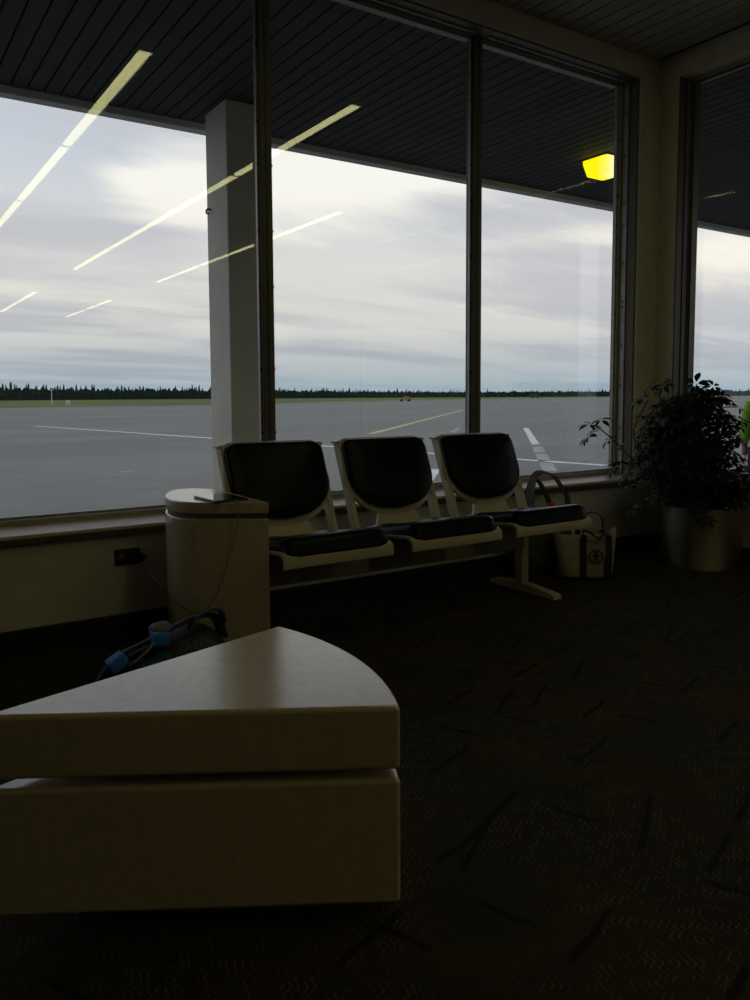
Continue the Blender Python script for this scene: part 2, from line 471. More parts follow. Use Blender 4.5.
MB().box(5.135, 5.186, 3.645, 3.657, SILL + .016, HEAD - .002, .003).build('metal_strip', 'bronze', j2)
MB().box(5.063, 5.134, 3.652, 3.658, SILL + .016, HEAD - .002, .003).build('jamb_liner', 'sill_edge', j2)

# ------------------------------------------------------------------ ceiling lights (mirrored in the panes)
proto_fl = empty('fluorescent_light', (0, 0, 0), 'x', 'ceiling light')
MB().box(-.056, .056, -1.199, 1.199, -.03, 0, .004).box(-.056, -.046, -1.199, 1.199, -.068, -.029, .003).box(.046, .056, -1.199, 1.199, -.068, -.029, .003).build('housing', 'white_metal', proto_fl)  # side flanges added to keep the diffuser's light off the upper walls
dl = MB(); prof = [(-.041, -.031), (-.039, -.06), (-.030, -.075), (.030, -.075), (.039, -.06), (.041, -.031)]
dl.quadloop([[(px_, y, pz) for px_, pz in prof] for y in (-1.2, 1.2)])
dl.build('diffuser', 'tube', proto_fl)
for e_ in (-1, 1): MB().box(-.056, .056, e_ * 1.211 - .011, e_ * 1.211 + .011, -.078, -.002, .005).build('end_cap', 'white_metal', proto_fl)
first = True
rows = ((1.787, 2.52, 6, 'the upper left streak', 'fluorescent row nearest the left'),
        (3.53, 2.45, 4, 'the streak crossing the outside column', 'middle fluorescent row'),
        (3.53, -11.0, 2, 'a faint streak at the far left', 'far end of the middle fluorescent row'),
        (5.335, -.80, 3, 'the lower streak crossing the column', 'right fluorescent row'),
        (5.355, -11.6, 2, 'the short streak low in the left pane', 'far end of the right fluorescent row'))
for X, y0, n, txt, grp in rows:
    for k in range(n):
        o = proto_fl if first else copy_tree(proto_fl)
        first = False
        o.location = (X, y0 - 1.222 - k * 2.444, CZ + .001)
        tag(o, 'long fluorescent ceiling light mirrored as ' + txt, 'ceiling light', grp)

# ------------------------------------------------------------------ outside: canopy
SZ = 3.52
cp = MB(); x = -8.
while x < 15.5:
    cp.box(x, x + .106, -.28 if WX + .24 <= x < 9.2 else 4.055, 6.71, SZ, SZ + .02)
    x += .12
can = structure(cp.build('canopy', 'soffit'), 'dark boarded canopy soffit outside the windows', 'canopy')
MB().box(-8, 15.5, 4.055, 6.71, SZ + .021, SZ + .45).box(WX + .23, 9.2, -.28, 4.054, SZ + .021, SZ + .45).build('canopy_deck', 'gap', can)
MB().box(-8, 15.6, 6.712, 6.83, 3.462, 4.0, .006).box(9.22, 9.34, -.28, 4.05, 3.462, 4.0, .006).build('fascia', 'fascia', can)  # right wing cut short to admit daylight; its end fascia is an unseen addition

col = structure(MB().box(2.592, 2.91, 6.05, 6.49, AP, SZ - .001, .012).build('canopy_column', 'column'), 'square canopy column outside the left window', 'column')
hk = MB().tube([(2.595, 6.4, 2.72), (2.562, 6.4, 2.72), (2.55, 6.4, 2.705), (2.552, 6.4, 2.685), (2.566, 6.4, 2.68), (2.572, 6.4, 2.69)], .008, 8)
hk.build('hook', 'black_plastic', col, smooth=True)

lamp = empty('canopy_light', (6.445, 5.51, SZ), 'lit yellow box light under the dark outdoor canopy', 'outdoor light')
MB().box(-.17, .17, -.17, .17, -.012, 0, .004).build('housing', 'black_plastic', lamp)
ln = MB()
def rr(hx, hy, z, r=.02): return [(sx * (hx - (0 if k else r)), sy * (hy - (r if k else 0)), z) for sx, sy, ks in ((1, 1, (1, 0)), (-1, 1, (0, 1)), (-1, -1, (1, 0)), (1, -1, (0, 1))) for k in ks]
ln.quadloop([rr(.16, .16, -.013), rr(.158, .158, -.05), rr(.13, .13, -.16), rr(.12, .12, -.168)])
ln.build('lens', 'lamp', lamp)

# ------------------------------------------------------------------ outside: ground, markings, grass, trees
ap = structure(MB().box(-500, 900, 4.06, 900, AP - .5, AP).box(WX + .23, 900, -300, 4.059, AP - .5, AP).build('apron', 'asphalt'), 'grey asphalt apron stretching to the grass', 'ground')
def ground_line(p, q, w, mat, dash=None):
    p = Vector(p); q = Vector(q); d = (q - p); L = d.length; d /= L; n = Vector((-d.y, d.x)) * (w / 2)
    m = MB()
    segs = [(0, L)] if not dash else [(t, min(L, t + dash[0])) for t in [i * (dash[0] + dash[1]) for i in range(int(L / sum(dash)) + 1)]]
    for a, b in segs:
        A = p + d * a; B = p + d * b
        m.prism([(A + n).to_tuple(), (A - n).to_tuple(), (B - n).to_tuple(), (B + n).to_tuple()], AP, AP + .004)
    return m.build('painted_line', mat, ap)
E_ = 1.0
ground_line((8.23, 46.0), (13.75, 11.6), .26, 'white_line')
ground_line((17.54, 26.85), (54.3, 65.0), .32, 'yellow_line')
ground_line((26.5, 27.1), (17.9, 17.85), .24, 'white_line')
ground_line((17.1, 17.0), (11.8, 11.35), .30, 'worn_line', (2.4, .5))
ground_line((18.2, 18.2), (24.0, 14.8), .12, 'worn_line')
ground_line((8.2, 10.85), (10.2, 13.1), .22, 'white_line')
ground_line((21.2, 26.1), (24.1, 29.1), .22, 'worn_line')
ground_line((2.0, 53.3), (8.3, 47.9), .25, 'worn_line')
ground_line((8.5, 60.1), (24.6, 66.0), .35, 'worn_line')
ground_line((47, 95), (100, 135), .5, 'worn_line')
ground_line((4.52, 16.5), (4.76, 16.33), .16, 'worn_line')
ground_line((4.95, 16.1), (5.1, 16.0), .1, 'worn_line')

gr = MB()
far = [(-400, 1000), (1800, 1000)]
gr.prism([(-420, 1500), (-420, 128), (19, 133.8), (55.7, 139), (89.6, 168), (173.5, 209), (269, 232), (420, 270), (900, 370), (2600, 560), (2600, 1500)], AP + .002, AP + .03)
structure(gr.build('grass_field', 'grass'), 'strip of grass beyond the apron', 'grass')
dv = MB().prism([(100, 173.5), (173.5, 209.5), (269, 232.5), (420, 270.5), (900, 370.5), (900, 520), (420, 340), (269, 275), (173.5, 232), (100, 180)], AP + .031, AP + .05)
structure(dv.build('dry_verge', 'dry'), 'pale dry strip along the grass edge', 'grass')

# conifers: four shapes, one copy for each tree of the front row
def conifer_mesh(seed):
    r = random.Random(seed); m = MB()
    H = 1.; n = 7; loops = []
    tiers = 8
    for i in range(tiers):
        t = i / tiers
        R = .20 * (1 - t) ** .8 * r.uniform(.8, 1.2) + .012
        z0 = .06 + .92 * t; z1 = z0 + .92 / tiers * 1.5
        ang = r.random() * 6; base = []
        for k in range(n * 2):
            rr_ = R * (r.uniform(.85, 1.15) if k % 2 else r.uniform(.45, .7)); a = ang + pi * k / n
            base.append(m.bm.verts.new((rr_ * cos(a), rr_ * sin(a), z0 + r.uniform(-.015, .015))))
        tip = m.bm.verts.new((r.uniform(-.008, .008), r.uniform(-.008, .008), min(z1, 1.0)))
        for k in range(n * 2): m.bm.faces.new((base[k], base[(k + 1) % (n * 2)], tip))
        m.bm.faces.new(list(reversed(base)))
    m.tube([(0, 0, -.02), (0, 0, .2)], .02, 5)
    return m
rt = random.Random(3)
protos = [conifer_mesh(s).build('spruce_tree', 'conifer') for s in range(4)]
CAMZ = 1.15
yaw = .584762; pitch = .0793451; roll = -.0047687; F = 786.603; V0 = 458.412
fw = Vector((sin(yaw) * cos(pitch), cos(yaw) * cos(pitch), -sin(pitch)))
r0 = Vector((cos(yaw), -sin(yaw), 0)); u0 = r0.cross(fw)
rtv = cos(roll) * r0 + sin(roll) * u0; upv = -sin(roll) * r0 + cos(roll) * u0

def tree_band(x):
    """bearing fraction 0..1 from left to right -> distance, height"""
    d = 420 + 300 * x
    P = ((0, 15.), (.28, 12.5), (.4, 10.5), (.58, 7.6), (1.01, 6.6))
    for (x0, h0), (x1, h1) in zip(P, P[1:]):
        if x <= x1: break
    return d, (h0 + (h1 - h0) * (x - x0) / (x1 - x0)) * d / 800
NT_ = 300; lo_b, hi_b = yaw - .47, yaw + .47
for i in range(NT_):
    t = (i + rt.random() * .8) / NT_
    b = lo_b + (hi_b - lo_b) * t
    d, h = tree_band(t)
    d *= (.955, 1., 1.045)[i % 3] * rt.uniform(.992, 1.008)
    o = protos[i] if i < 4 else protos[i % 4].copy()
    if i >= 4: COL.objects.link(o)
    hh = h * rt.uniform(.62, 1.12) * (1.12 if rt.random() < .15 else 1.)
    w = hh * rt.uniform(.8, 1.15)
    o.location = (d * sin(b), d * cos(b), AP + .03); o.scale = (w, w, hh); o.rotation_euler.z = rt.random() * 6
    tag(o, 'small dark spruce in the distant tree line beyond the grass', 'tree', 'spruces of the distant tree line')
fm = MB(); a_, b_, n_ = [], [], 700
for k in range(n_ + 1):
    t = -.02 + 1.04 * k / n_; b = lo_b + (hi_b - lo_b) * t; d, h = tree_band(min(1, max(0, t))); d *= 1.09
    top = h * (.62 + .30 * rt.random())
    a_.append([(d * sin(b), d * cos(b), AP + .03), (d * sin(b), d * cos(b), AP + top), ((d + 20) * sin(b), (d + 20) * cos(b), AP + top * 1.05), ((d + 25) * sin(b), (d + 25) * cos(b), AP + .03)])
fm.quadloop(a_)
tag(fm.build('forest_edge', 'conifer'), 'dark mass of forest behind the distant spruces', 'forest', kind='stuff')

# small things far out on the field
def far_at(px, v, z=AP):
    d = rtv * (px - 375) - upv * (v - V0) + fw * F
    k = (z - CAMZ) / d.z
    return Vector((d.x * k, d.y * k, z))
pb = far_at(68, 405.9)
mk = empty('airfield_marker', (pb.x, pb.y, AP + .03), 'small white marker standing on the grass left of the column', 'marker')
MB().box(-.36, .36, -.1, .1, .45, .95, .03).build('board', 'white_metal', mk)
MB().box(-.34, -.27, -.05, .05, 0, .45).build('leg', 'white_metal', mk); MB().box(.27, .34, -.05, .05, 0, .45).build('leg', 'white_metal', mk)
pb = far_at(52, 404.6)
tag(MB().tube([(0, 0, 0), (0, 0, 3.0)], [.09, .06], 8).box(-.16, .16, -.16, .16, 3.0, 3.3, .03).build('airfield_pole', 'fascia', loc=(pb.x, pb.y, AP + .03)), 'thin pale pole in front of the distant trees at left', 'pole')
pb = far_at(405, 401.6)
mc = empty('airfield_machine', (pb.x, pb.y, AP + .05), 'small yellow machine on the far edge of the apron', 'machine', rotz=-.4)
MB().box(-1.6, 1.6, -.7, .7, .35, .85, .12).build('body', 'yellow_paint', mc)
MB().box(-.2, .9, -.6, .6, .85, 1.3, .15).build('cab', 'yellow_paint', mc)
for sx in (-1, 1):
    for sy in (-.72, .72): MB().tube([(sx, sy - .1, .3), (sx, sy + .1, .3)], .3, 12).build('wheel', 'tyre', mc)
pb = far_at(535, 398.3)
vc = empty('airport_van', (pb.x, pb.y, AP + .03), 'tiny dark vehicle far out on the apron', 'van', rotz=-.7)
MB().box(-2.2, 2.2, -.95, .95, .45, 1.2, .15).build('body', 'dark_paint', vc)
MB().box(-2.1, 1.2, -.9, .9, 1.2, 2.0, .2).build('cabin', 'dark_paint', vc)
for sx in (-1.4, 1.4):
    for sy in (-.95, .95): MB().tube([(sx, sy - .1, .36), (sx, sy + .1, .36)], .36, 12).build('wheel', 'tyre', vc)

# ------------------------------------------------------------------ outside: worker in hi-vis
def skin_body(name, chain, mat, parent, sub=2):
    """chain: list of (point, radius, parent index)"""
    me = bpy.data.meshes.new(name)
    me.from_pydata([c[0] for c in chain], [(i, c[2]) for i, c in enumerate(chain) if c[2] is not None], [])
    o = bpy.data.objects.new(name, me); COL.objects.link(o)
    if parent: o.parent = parent
    md = o.modifiers.new('Skin', 'SKIN'); md.use_smooth_shade = True
    sv = me.skin_vertices[0].data
    for i, c in enumerate(chain):
        r = c[1]; sv[i].radius = r if hasattr(r, '__len__') else (r, r); sv[i].use_root = (i == 0)
    sb = o.modifiers.new('Subdivision', 'SUBSURF'); sb.levels = sub; sb.render_levels = sub
    me.materials.append(M[mat]); return o

PERSON = (8.93, 5.14, AP)
per = empty('person', PERSON, 'person in a bright green hi-vis vest standing outside behind the plant', 'person', rotz=radians(125))
# facing local -Y
ch = [((0, 0, .96), (.15, .11), None), ((0, .01, 1.15), (.14, .10), 0), ((0, .02, 1.34), (.17, .11), 1), ((0, .02, 1.46), (.10, .075), 2),
      ((0, .01, 1.53), (.055, .055), 3), ((0, -.02, 1.62), (.078, .095), 4), ((0, -.01, 1.72), (.07, .085), 5),
      ((-.10, 0, .88), (.09, .095), 0), ((-.11, -.01, .50), (.06, .062), 7), ((-.11, .02, .10), (.042, .042), 8), ((-.115, -.10, .04), (.045, .03), 9),
      ((.10, 0, .88), (.09, .095), 0), ((.11, -.01, .50), (.06, .062), 11), ((.11, .02, .10), (.042, .042), 12), ((.115, -.10, .04), (.045, .03), 13),
      ((-.19, .02, 1.42), (.058, .06), 3), ((-.25, .03, 1.14), (.045, .047), 15), ((-.24, -.05, .90), (.032, .034), 16), ((-.235, -.075, .82), (.022, .04), 17),
      ((.19, .02, 1.42), (.058, .06), 3), ((.25, .03, 1.14), (.045, .047), 19), ((.24, -.05, .90), (.032, .034), 20), ((.235, -.075, .82), (.022, .04), 21)]
body = skin_body('body', ch, 'skin', per)
for s in (-1, 1):
    for k in range(4):
        L = (.062, .072, .068, .052)[k]; y = -.105 + .02 * k
        skin_body('finger', [((s * .234, y, .80), (.009, .009), None), ((s * .234, y, .80 - L * .5), (.0085, .0085), 0), ((s * .230, y - .012, .80 - L), (.007, .007), 1)], 'skin', body, 1)
    skin_body('thumb', [((s * .225, -.105, .85), (.011, .011), None), ((s * .222, -.14, .82), (.010, .010), 0), ((s * .222, -.15, .79), (.008, .008), 1)], 'skin', body, 1)
def ring(cx, cy, z, rx, ry, n=20): return [(cx + rx * cos(2 * pi * k / n), cy + ry * sin(2 * pi * k / n), z) for k in range(n)]
v = MB().quadloop([ring(0, .01, .86, .205, .155), ring(0, .01, 1.0, .195, .15), ring(0, .015, 1.2, .195, .15), ring(0, .02, 1.36, .215, .15), ring(0, .02, 1.45, .19, .125), ring(0, .02, 1.50, .10, .085)], True, True)
vest = v.build('vest', 'hivis', per, smooth=True, subsurf=1)
for z in (.98, 1.18): MB().quadloop([ring(0, .012, z, .203, .158), ring(0, .012, z + .05, .203, .158)], False, False).build('reflective_band', 'reflective', vest)
for s in (-1, 1):
    MB().tube([(s * .175, .02, 1.45), (s * .225, .025, 1.30), (s * .25, .03, 1.14), (s * .247, -.02, 1.0)], [.075, .072, .062, .055], 12).build('sleeve', 'hivis', per, smooth=True)
    MB().tube([(s * .095, 0, .92), (s * .11, 0, .70), (s * .11, -.01, .48), (s * .11, .02, .09)], [.115, .098, .078, .065], 14).build('trouser_leg', 'trousers', per, smooth=True)
    MB().quadloop([ring(s * .113, -.05, .0, .052, .14), ring(s * .113, -.05, .05, .052, .14), ring(s * .112, .0, .1, .048, .07)], True, True).build('boot', 'black_plastic', per, smooth=True, subsurf=1)
hd = MB(); bmesh.ops.create_uvsphere(hd.bm, u_segments=20, v_segments=12, radius=1)
for q in list(hd.bm.verts):
    q.co = Vector((q.co.x * .092, q.co.y * .112 + .012, q.co.z * .105 + 1.695))
bmesh.ops.delete(hd.bm, geom=[q for q in hd.bm.verts if q.co.y < -.055 and q.co.z < 1.73 or q.co.z < 1.60], context='VERTS')
hd.build('hair', 'hair', per, smooth=True)
nf = MB().quadloop([ring(0, -.105, 1.655, .006, .006, 8), ring(0, -.128, 1.625, .017, .02, 8), ring(0, -.115, 1.615, .012, .012, 8)], True, True)
nf.build('nose', 'skin', per, smooth=True)
for s in (-1, 1):
    e_ = MB(); bmesh.ops.create_uvsphere(e_.bm, u_segments=10, v_segments=8, radius=.012)
    e_.build('eye', 'hair', per, smooth=True, loc=(s * .032, -.105, 1.66))
    e_ = MB(); bmesh.ops.create_uvsphere(e_.bm, u_segments=10, v_segments=8, radius=1)
    for q in e_.bm.verts: q.co = Vector((q.co.x * .012, q.co.y * .02, q.co.z * .032))
    e_.build('ear', 'skin', per, smooth=True, loc=(s * .088, .0, 1.645))
MB().box(-.024, .024, -.116, -.10, 1.582, 1.590, .003).build('mouth', 'red', per)

# ------------------------------------------------------------------ wedge table (foreground)
ax, ay = .179, 1.781; RW = .866
FRc = Vector((.941, 1.327)); BKc = Vector((.998, 2.016)); AP_ = Vector((ax, ay))
_u = (FRc - BKc).normalized(); _t = ((FRc - AP_).length_squared - (BKc - AP_).length_squared) / (2 * (FRc - BKc).dot(_u))
ARC = AP_ + _u * _t; RARC = (FRc - ARC).length
def sector(inset=0., n=36):
    d0 = (FRc - AP_).normalized(); d1 = (BKc - AP_).normalized()
    mid = (d0 + d1).normalized(); half = d0.angle(d1) / 2
    apx = AP_ + mid * (inset / sin(half)); R = RARC - inset
    def hit(d):
        c0 = apx - ARC; bq = c0.dot(d); cq = c0.length_squared - R * R
        return apx + d * (-bq + sqrt(bq * bq - cq))
    p0, p1 = hit(d0), hit(d1)
    t0 = atan2(p0.y - ARC.y, p0.x - ARC.x); t1 = atan2(p1.y - ARC.y, p1.x - ARC.x)
    return [tuple(apx)] + [(ARC.x + R * cos(t0 + (t1 - t0) * i / n), ARC.y + R * sin(t0 + (t1 - t0) * i / n)) for i in range(n + 1)]
wt = empty('wedge_table', (0, 0, 0), 'large cream wedge shaped low table with a curved end in the foreground', 'table')
loc_ = lambda P, c: [(x - c[0], y - c[1]) for x, y in P]
cxy = (ax + .5, ay)
wt.location = (cxy[0], cxy[1], 0)
MB().prism(loc_(sector(), cxy), .350, .490, .011, 3).build('table_top', 'terrazzo', wt, smooth=True, angle=60, wn=True)
MB().prism(loc_(sector(.11), cxy), .331, .3495).build('spacer', 'plinth', wt)
MB().prism(loc_(sector(), cxy), .050, .330, .011, 3).build('table_body', 'terrazzo', wt, smooth=True, angle=60, wn=True)
MB().prism(loc_(sector(.075), cxy), 0, .0495).build('plinth', 'plinth', wt)

# ------------------------------------------------------------------ end table by the window
et = empty('end_table', (1.35, 3.35, 0), 'tall cream rounded end table carrying a dark tablet beside the seats', 'table')
outl = [(1.485, 3.073), (1.487, 3.30), (1.488, 3.52), (1.480, 3.62), (1.455, 3.70), (1.410, 3.755), (1.35, 3.770), (1.29, 3.74), (1.235, 3.655), (1.195, 3.56), (1.175, 3.47), (1.168, 3.39), (1.180, 3.325), (1.210, 3.268), (1.255, 3.222)]
def smooth_outline(P, n=5, corner=0):
    N = len(P); out = [P[0]]
    Q = [Vector((*p, 0)) for p in P]
    cm = catmull(Q[0:] + [Q[0]], n)
    return [(q.x, q.y) for q in cm[:-1]]
so = [(x - .024, y - .045) for x, y in smooth_outline(outl)]
cE = (1.35, 3.35)
def shrink(P, c, k): return [((x - c[0]) * k, (y - c[1]) * k) for x, y in P]
MB().prism(shrink(so, cE, 1.), .649, .700, .007, 3).build('table_top', 'terrazzo', et, smooth=True, angle=60, wn=True)
MB().prism(shrink(so, cE, .955), .629, .648).build('groove', 'plinth', et)
MB().prism(shrink(so, cE, 1.), .03, .628, .007, 3).build('table_body', 'terrazzo', et, smooth=True, angle=60, wn=True)
MB().prism(shrink(so, cE, .93), 0, .0295).build('plinth', 'plinth', et)

tb = empty('tablet', (1.332, 3.245, .7005), 'black tablet lying on top of the rounded end table', 'tablet', rotz=radians(3))
MB().box(-.078, .078, -.112, .112, 0, .0085, .004, 3).build('back_case', 'black_plastic', tb)
MB().box(-.074, .074, -.108, .108, .0086, .0096).build('screen', 'screen', tb)

# charging cable: from the tablet over the front edge, a loop down the table side, back to the plug
def zf(t): return t
cab = catmull([(a_ - .022, b_ - .045, c_) for a_, b_, c_ in [(1.372, 3.165, .7050), (1.371, 3.148, .7055), (1.368, 3.128, .700), (1.362, 3.118, .66), (1.352, 3.118, .60), (1.335, 3.125, .52), (1.300, 3.14, .40), (1.262, 3.165, .29), (1.215, 3.20, .235),
               (1.165, 3.26, .245), (1.142, 3.32, .275), (1.122, 3.42, .32), (1.115, 3.55, .345), (1.122, 3.68, .355), (1.1835, 3.822, .377)]], 8)
tag(MB().tube(cab, .0023, 6).build('charging_cable', 'white_plastic', smooth=True), 'thin pale charging cable looping down the rounded end table to the outlet', 'cable')

ol = empty('wall_outlet', (1.078, WY, .377), 'dark brown wall outlet plate below the sill at left', 'outlet')
MB().box(-.062, .062, -.007, 0, -.040, .040, .003).build('cover_plate', 'outlet', ol)
for xx in (-.03, .03):
    r_ = MB().tube([(xx, -.010, 0), (xx, -.0071, 0)], .017, 20).build('socket', 'outlet_face', ol)
    MB().box(xx - .008, xx - .005, -.0108, -.0101, -.008, .006).box(xx + .005, xx + .008, -.0108, -.0101, -.008, .006).box(xx - .003, xx + .003, -.0108, -.0101, -.014, -.009).build('slot', 'gasket', r_)
pg = empty('phone_charger', (1.112, WY - .0125, .377), 'black charger plugged into the right half of the wall outlet', 'charger')
MB().box(-.026, .03, -.045, 0, -.022, .020, .006, 3).build('plug_body', 'black_plastic', pg)
MB().box(.026, .048, -.034, -.018, -.007, .007, .004).build('cable_end', 'black_plastic', pg)

# ------------------------------------------------------------------ beam seating: three shells on a beam
seat_c = [1.743, 2.405, 3.065]
SY = 2.90
bs = empty('beam_seating', (2.4, 3.40, 0), 'row of three black cushioned seats in cream shells by the window', 'seating')
PR = [(.478, .455), (.502, .49), (.528, .56), (.558, .64), (.590, .72), (.624, .80), (.652, .87), (.666, .905)]  # back line (y, z)
def back_y(z):
    if z <= PR[0][1]: return PR[0][0]
    for (y0, z0), (y1, z1) in zip(PR, PR[1:]):
        if z <= z1: return y0 + (y1 - y0) * (z - z0) / (z1 - z0)
    (y0, z0), (y1, z1) = PR[-2:]
    return y1 + (y1 - y0) / (z1 - z0) * (z - z1)
def back_outline(off=0., n=16):
    """black cushion seen from the front: straight top with round corners, U bottom"""
    w1, w2 = .266 + off * .2, .266 + off; top = .922 + off * .2; mid = .735; bot = .560 - off * 1.7; r = .055
    P = []
    for i in range(n * 2 + 1):              # U bottom from right to left
        a = -pi * i / (n * 2)
        c, s = cos(a), sin(a)
        P.append((w2 * (abs(c) ** .85) * (1 if c >= 0 else -1), mid + (mid - bot) * s * abs(s) ** -.0))
    for cx_, a0_ in ((-w1 + r, pi), (w1 - r, pi / 2)):
        for i in range(7):
            a = a0_ - (pi / 2) * i / 6
            P.append((cx_ + r * cos(a), top - r + r * sin(a)))
    return P
def slab_from_outline(P, t0, t1, bulge=0., rings=4):
    """plate following the back line; t0/t1 offsets forward (-y is forward)"""
    m = MB(); cx_ = 0; cz_ = sum(p[1] for p in P) / len(P)
    def loop(k, t): return [((x - cx_) * k + cx_, back_y((z - cz_) * k + cz_) + t, (z - cz_) * k + cz_) for x, z in P]
    L = [loop(.2, t1), loop(.6, t1), loop(.94, t1), loop(.985, t1 + (t0 - t1) * .12), loop(1., t1 + (t0 - t1) * .4), loop(1., t0), loop(.6, t0), loop(.2, t0)]
    if bulge:
        L[0] = loop(.2, t1 - bulge); L[1] = loop(.6, t1 - bulge * .7)
    m.quadloop(L); return m
def make_seat():
    # --- shell: U plate, two side arms, seat pan with curled front lip
    m = slab_from_outline(back_outline(.024), .022, -.004)
    W = .2775
    for s in (-1, 1):
        arm = [(s * (W - .012), back_y(z) + .012, z) for z in (.405, .44, .50, .58, .66, .74, .82, .88, .915)]
        loops = []
        for (x_, y_, z_) in arm:
            loops.append([(x_ - .012, y_ - .016, z_), (x_ + .012, y_ - .016, z_), (x_ + .012, y_ + .040, z_ - .008), (x_ - .012, y_ + .040, z_ - .008)])
        m.quadloop(loops)
        m.box(min(s * (W - .024), s * (W + .012)), max(s * (W - .024), s * (W + .012)), back_y(.91) + .0, back_y(.91) + .055, .898, .912, .004)
    pan = [(.002, .428), (-.002, .452), (.004, .478), (.022, .492), (.06, .495), (.16, .484), (.30, .468), (.42, .456), (.50, .452)]
    und = [(y_ + .012 if i < 3 else y_, z_ - (.012 if i >= 3 else 0.)) for i, (y_, z_) in enumerate(pan)]
    und[0] = (.014, .428); und[1] = (.011, .450); und[2] = (.018, .470); und[3] = (.032, .479)
    sec = pan + und[::-1]
    xs = [-W, -W + .004, -W / 2, 0, W / 2, W - .004, W]
    m.quadloop([[(x_, y_, z_ - (.003 if abs(x_) == W else 0)) for y_, z_ in sec] for x_ in xs])
    # strap under the U joining back and pan
    m.quadloop([[(x_, back_y(z_) + dy, z_) for x_, dy in ((-w_, 0), (w_, 0), (w_, .02), (-w_, .02))] for z_, w_ in ((.44, .17), (.47, .15), (.50, .13), (.53, .12))])
    sh = m.build('seat_shell', 'shell', bs, smooth=True, angle=35)
    # --- cushions
    slab_from_outline(back_outline(0.), -.005, -.040, .014).build('back_cushion', 'vinyl', sh, smooth=True, angle=60)
    c = MB(); nx, ny = 18, 16; hw = .266
    def top(u, v):      # u -1..1, v 0 front..1 back
        y_ = .010 + .455 * v
        base = .497 - .040 * v
        h = .068 * (1 - .55 * min(1., v * 1.1))
        roll_ = sqrt(max(0., 1 - max(0., (.14 - v) / .14) ** 2))
        edge = max(0., 1 - max(0., (abs(u) - .86) / .14) ** 2) ** .5
        rear = 1 - .35 * max(0., (v - .8) / .2) ** 2
        dish = -.010 * (1 - u * u) * (1 - abs(2 * v - 1)) + .012 * max(0., 1 - abs(v - .93) / .12) * max(0, 1 - (abs(u) - .55) ** 2 * 8)
        return y_, base + h * roll_ * edge * rear + dish
    top_rows = []
    for j in range(ny + 1):
        v_ = (j / ny) ** 1.9; row = []
        for i in range(nx + 1):
            u = -cos(pi * i / nx) if False else (2 * i / nx - 1)
            u = max(-1, min(1, 1.06 * u)) if abs(u) < .9 else u
            y_, z_ = top(u, v_)
            k = 1 - .05 * max(0, 1 - v_ * 8) ** 2
            row.append((u * hw * k, y_, z_))
        top_rows.append(row)
    bm = c.bm; V = [[bm.verts.new(p) for p in r] for r in top_rows]
    for a, b in zip(V, V[1:]):
        for i in range(nx): bm.faces.new((a[i], a[i + 1], b[i + 1], b[i]))
    # front overhang: cushion face rolled over the lip
    fr = [(.004, .490), (.002, .480), (.004, .472), (.010, .467)]
    prev = V[0]
    for y_, z_ in fr:
        cur = []
        for i, q in enumerate(top_rows[0]):
            u = q[0] / hw; e = max(0., (abs(u) - .80) / .15)
            cur.append(bm.verts.new((q[0], y_ + .012 * e * e, z_ + (.014 * e * e if z_ < .5 else -.010 * e * e))))
        for i in range(nx): bm.faces.new((prev[i], cur[i], cur[i + 1], prev[i + 1]))
        prev = cur
    bm.edges.ensure_lookup_table()
    be = [e for e in bm.edges if e.is_boundary]
    ext = bmesh.ops.extrude_edge_only(bm, edges=be)
    for g in ext['geom']:
        if isinstance(g, bmesh.types.BMVert):
            y_ = g.co.y
            g.co.z = min(g.co.z, (.497 - .040 * min(1, max(0, y_ / .46))) + .0)
            if y_ < .03: g.co.y = .016; g.co.z = .480
    c.build('seat_cushion', 'vinyl', sh, smooth=True, angle=70)
    return sh
seat0 = make_seat()
for k, X in enumerate(seat_c):
    o = seat0 if k == 0 else copy_tree(seat0, bs)
    o.location = (X - 2.4, SY - 3.40, 0)
    o['label'] = ['left seat beside the rounded end table', 'middle seat', 'right seat nearest the tote bag'][k]
# beam and legs
MB().box(1.53 - 2.4, 3.23 - 2.4, 3.30 - 3.4, 3.40 - 3.4, .255, .385, .008).build('beam', 'beam', bs)
for X in (1.57, 3.26):
    lg = MB().box(X - 2.4 - .028, X - 2.4 + .028, 3.325 - 3.4, 3.385 - 3.4, .045, .43, .006).build('leg', 'shell', bs)
    ft = MB(); pf = []
    for y_, h_ in ((3.065, .020), (3.075, .030), (3.12, .036), (3.30, .050), (3.42, .050), (3.56, .034), (3.60, .020)):
        w_ = .030
        pf.append([(X - 2.4 - w_, y_ - 3.4, .0), (X - 2.4 + w_, y_ - 3.4, .0), (X - 2.4 + w_, y_ - 3.4, h_ - .006), (X - 2.4 + w_ - .008, y_ - 3.4, h_), (X - 2.4 - w_ + .008, y_ - 3.4, h_), (X - 2.4 - w_, y_ - 3.4, h_ - .006)])
    ft.quadloop(pf); ft.build('foot', 'shell', lg, smooth=True)
for X in seat_c:
    MB().box(X - 2.4 - .14, X - 2.4 + .14, 3.27 - 3.4, 3.43 - 3.4, .386, .445, .006).build('seat_bracket', 'beam', bs)

